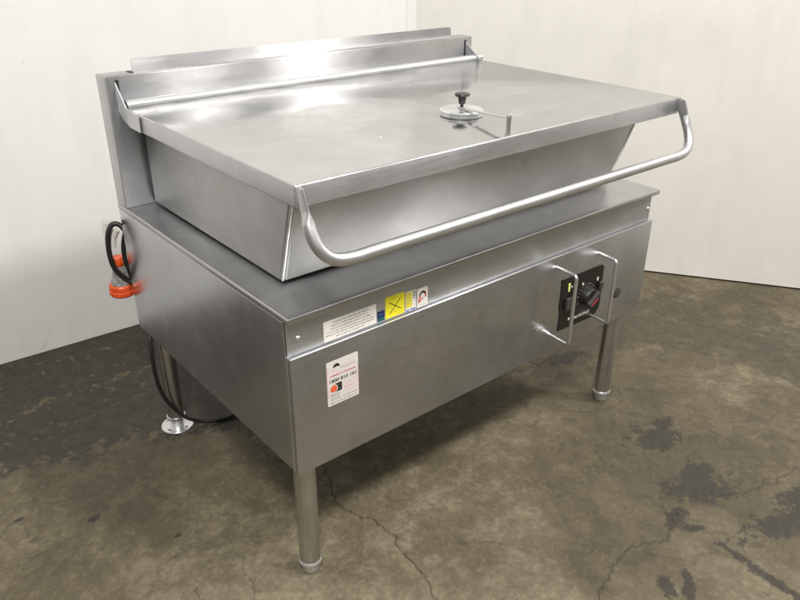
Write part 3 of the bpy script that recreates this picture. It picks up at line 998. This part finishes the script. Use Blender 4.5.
# --- service sticker on the front panel
sx0, sx1, sz0, sz1 = 0.0868, 0.1685, 0.4880, 0.5975
st = plate('service_sticker', rrect(sx0, sz0, sx1, sz1, 0.0025, 3), YP, 0.0004, PAPER2, root)
YQ = YP - 0.00042
for q_ in [(sx0 + 0.0012, sz0 + 0.018, sx0 + 0.0034, sz1 - 0.012), (sx1 - 0.0030, sz0 + 0.022, sx1 - 0.0014, sz1 - 0.030)]:
    quads('border_print', [q_], YQ, 0.0001, PALEPINK, st)
bm = bmesh.new()
pts = [(0.1035 + 0.0005, 0.5800)] + [(0.1120 + 0.0090 * math.cos(math.radians(180 - 180 * j / 10)), 0.5795 + 0.0095 * math.sin(math.radians(180 - 180 * j / 10))) for j in range(11)] + [(0.1195, 0.5800), (0.112, 0.5815)]
prism(bm, pts, 1, YQ - 0.0001, YQ)
link('dome_print', bm, INK, st)
quads('script_print', scribble(0.0945, 0.1160, 0.5715, 0.0048, rng) + scribble(0.1215, 0.1560, 0.5790, 0.0036, rng), YQ, 0.0001, PALEPINK, st)
quads('fine_print', scribble(0.1230, 0.1625, 0.5735, 0.0026, rng) + scribble(0.0935, 0.1200, 0.5110, 0.0030, rng) + scribble(0.0935, 0.1200, 0.5050, 0.0030, rng)
      + scribble(0.0935, 0.1220, 0.5140, 0.0022, rng) + scribble(0.0940, 0.1210, 0.5000, 0.0030, rng) + scribble(0.0935, 0.1640, 0.4925, 0.0036, rng) + scribble(0.1260, 0.1640, 0.5005, 0.0026, rng), YQ, 0.0001, GREYINK, st)
quads('logo_print', [(0.1295, 0.5195, 0.1420, 0.5250), (0.1450, 0.5195, 0.1620, 0.5215), (0.1450, 0.5230, 0.1560, 0.5250)] + scribble(0.1295, 0.1630, 0.5110, 0.0030, rng) + scribble(0.1295, 0.1600, 0.5300, 0.0028, rng) + scribble(0.1295, 0.1630, 0.5360, 0.0034, rng), YQ, 0.0001, PALEPINK, st)
quads('heading_print', scribble(0.0930, 0.1265, 0.5590, 0.0055, rng) + scribble(0.1295, 0.1605, 0.5590, 0.0055, rng) + [(0.0930, 0.5603, 0.1265, 0.5622), (0.1295, 0.5603, 0.1605, 0.5622)], YQ, 0.0001, PINK, st)
text('number_print', '1800 810 161', 0.0935, 0.5445, 0.0115, YQ - 0.0001, INK, st, 0.0690, 0.0003)
quads('badge_print', [(0.1005, 0.5190, 0.1245, 0.5400)], YQ, 0.0001, INK, st)
quads('badge_lettering', scribble(0.1150, 0.1235, 0.5330, 0.0022, rng) + scribble(0.1150, 0.1235, 0.5230, 0.0034, rng), YQ - 0.00012, 0.0001, GREYINK, st)
bm = lathe(bmesh.new(), [(0.0, 0.0001), (0.0105, 0.0001), (0.0105, 0.0)], (0.1030, YQ - 0.00012, 0.5290), 24, (0, -1, 0))
link('badge_ring', bm, PAPER2, st)
bm = lathe(bmesh.new(), [(0.0, 0.0001), (0.0088, 0.0001), (0.0088, 0.0)], (0.1030, YQ - 0.00024, 0.5290), 24, (0, -1, 0))
link('badge_disc', bm, ORANGEINK, st)

# --- power lead: loop of flex, plug, paper tag
YC = 0.882
path = catmull([(0.012, 0.858, 0.640), (0.000, 0.874, 0.664), (-0.018, YC, 0.667), (-0.034, YC, 0.640), (-0.039, YC, 0.590), (-0.034, YC, 0.545), (-0.018, YC, 0.515), (-0.002, YC, 0.495), (0.014, 0.872, 0.478), (0.04, 0.872, 0.45), (0.06, 0.87, 0.40)], 8)
lead = link('power_lead', tube(bmesh.new(), path, 0.0072, 12), RUBBER, root, 60)
path = catmull([(0.030, 0.869, 0.660), (0.012, 0.874, 0.640), (0.001, 0.878, 0.600), (0.000, 0.880, 0.560), (0.006, 0.880, 0.520), (0.012, 0.876, 0.480)], 8)
link('lead_loop', tube(bmesh.new(), path, 0.0066, 12), RUBBER, lead, 60)
ax = Vector((0.0, 0.02, -1)).normalized()
pc = Vector((-0.013, 0.908, 0.562))
plug = link('power_plug', lathe(bmesh.new(), [(0.0, 0.022), (0.0135, 0.022), (0.0160, 0.040), (0.0210, 0.058), (0.0240, 0.066), (0.0240, 0.072), (0.0, 0.072)], pc, 24, ax), CLEAR, root, 40)
link('plug_collar', lathe(bmesh.new(), [(0.0, 0.0), (0.0125, 0.0), (0.0150, 0.003), (0.0155, 0.018), (0.0140, 0.022), (0.0, 0.0225)], pc, 24, ax), ORANGE, plug, 40)
link('plug_ring', lathe(bmesh.new(), [(0.0, 0.0700), (0.0265, 0.0700), (0.0300, 0.0740), (0.0300, 0.0830), (0.0285, 0.0850), (0.0310, 0.0870), (0.0310, 0.0960), (0.0280, 0.1000), (0.0230, 0.1010), (0.0, 0.0985)], pc, 48, ax), ORANGE, plug, 35)
bm = bmesh.new()
for k in range(3):
    a = 2 * math.pi * k / 3
    q = pc + ax * 0.098 + Vector((0.011 * math.cos(a), 0.011 * math.sin(a), 0))
    tube(bm, [q, q + ax * 0.006], 0.0028, 8)
link('plug_pin', bm, PLASTIC, plug)
ring = [o_ for o_ in plug.children if o_.name.startswith('plug_ring')][0]
for v_ in ring.data.vertices:                        # moulded grip ribs
    d_ = v_.co - pc
    r_ = d_ - ax * d_.dot(ax)
    if r_.length > 0.0265 and int(round(math.atan2(r_.y, r_.x) / (2 * math.pi / 48))) % 3 == 0:
        v_.co -= r_.normalized() * 0.0018
for o_ in [plug] + list(plug.children):
    for v_ in o_.data.vertices:
        v_.co = pc + (v_.co - pc) * 1.18
bm = bmesh.new()                                     # white wrap on the flex and the paper tag
tube(bm, catmull([(-0.027, YC + 0.006, 0.600), (-0.020, YC + 0.008, 0.625), (-0.008, YC + 0.004, 0.648)], 6), lambda s: (0.0062, 0.0105), 10, (0, 1, 0))
link('tape_wrap', bm, PAPER2, lead, 60)
bm = box(bmesh.new(), (-0.0135, -0.0004, -0.026), (0.0135, 0.0004, 0.026))
mt = Matrix.Translation((-0.032, YC + 0.012, 0.657)) @ Matrix.Rotation(math.radians(12), 4, 'Y') @ Matrix.Rotation(math.radians(-17), 4, 'Z')
bm.transform(mt)
tag_o = link('paper_tag', bm, PAPER, lead)
bm = bmesh.new()
for z in (-0.012, -0.005, 0.003, 0.010):
    box(bm, (-0.008, -0.0007, z), (0.008, -0.00045, z + 0.0022))
bm.transform(mt)
link('tag_print', bm, PALEPRINT, lead)
# --- grey-black hose that loops down past the rear leg
path = catmull([(0.020, 0.835, 0.362), (0.004, 0.800, 0.330), (-0.004, 0.785, 0.245), (0.004, 0.783, 0.165), (0.026, 0.780, 0.105), (0.060, 0.776, 0.050), (0.104, 0.770, 0.0170), (0.150, 0.752, 0.0080), (0.200, 0.742, 0.0080), (0.27, 0.735, 0.03), (0.34, 0.74, 0.12), (0.36, 0.76, 0.26), (0.36, 0.77, 0.355)], 10)
link('hose', tube(bmesh.new(), path, 0.0062, 12), RUBBER, root, 60)
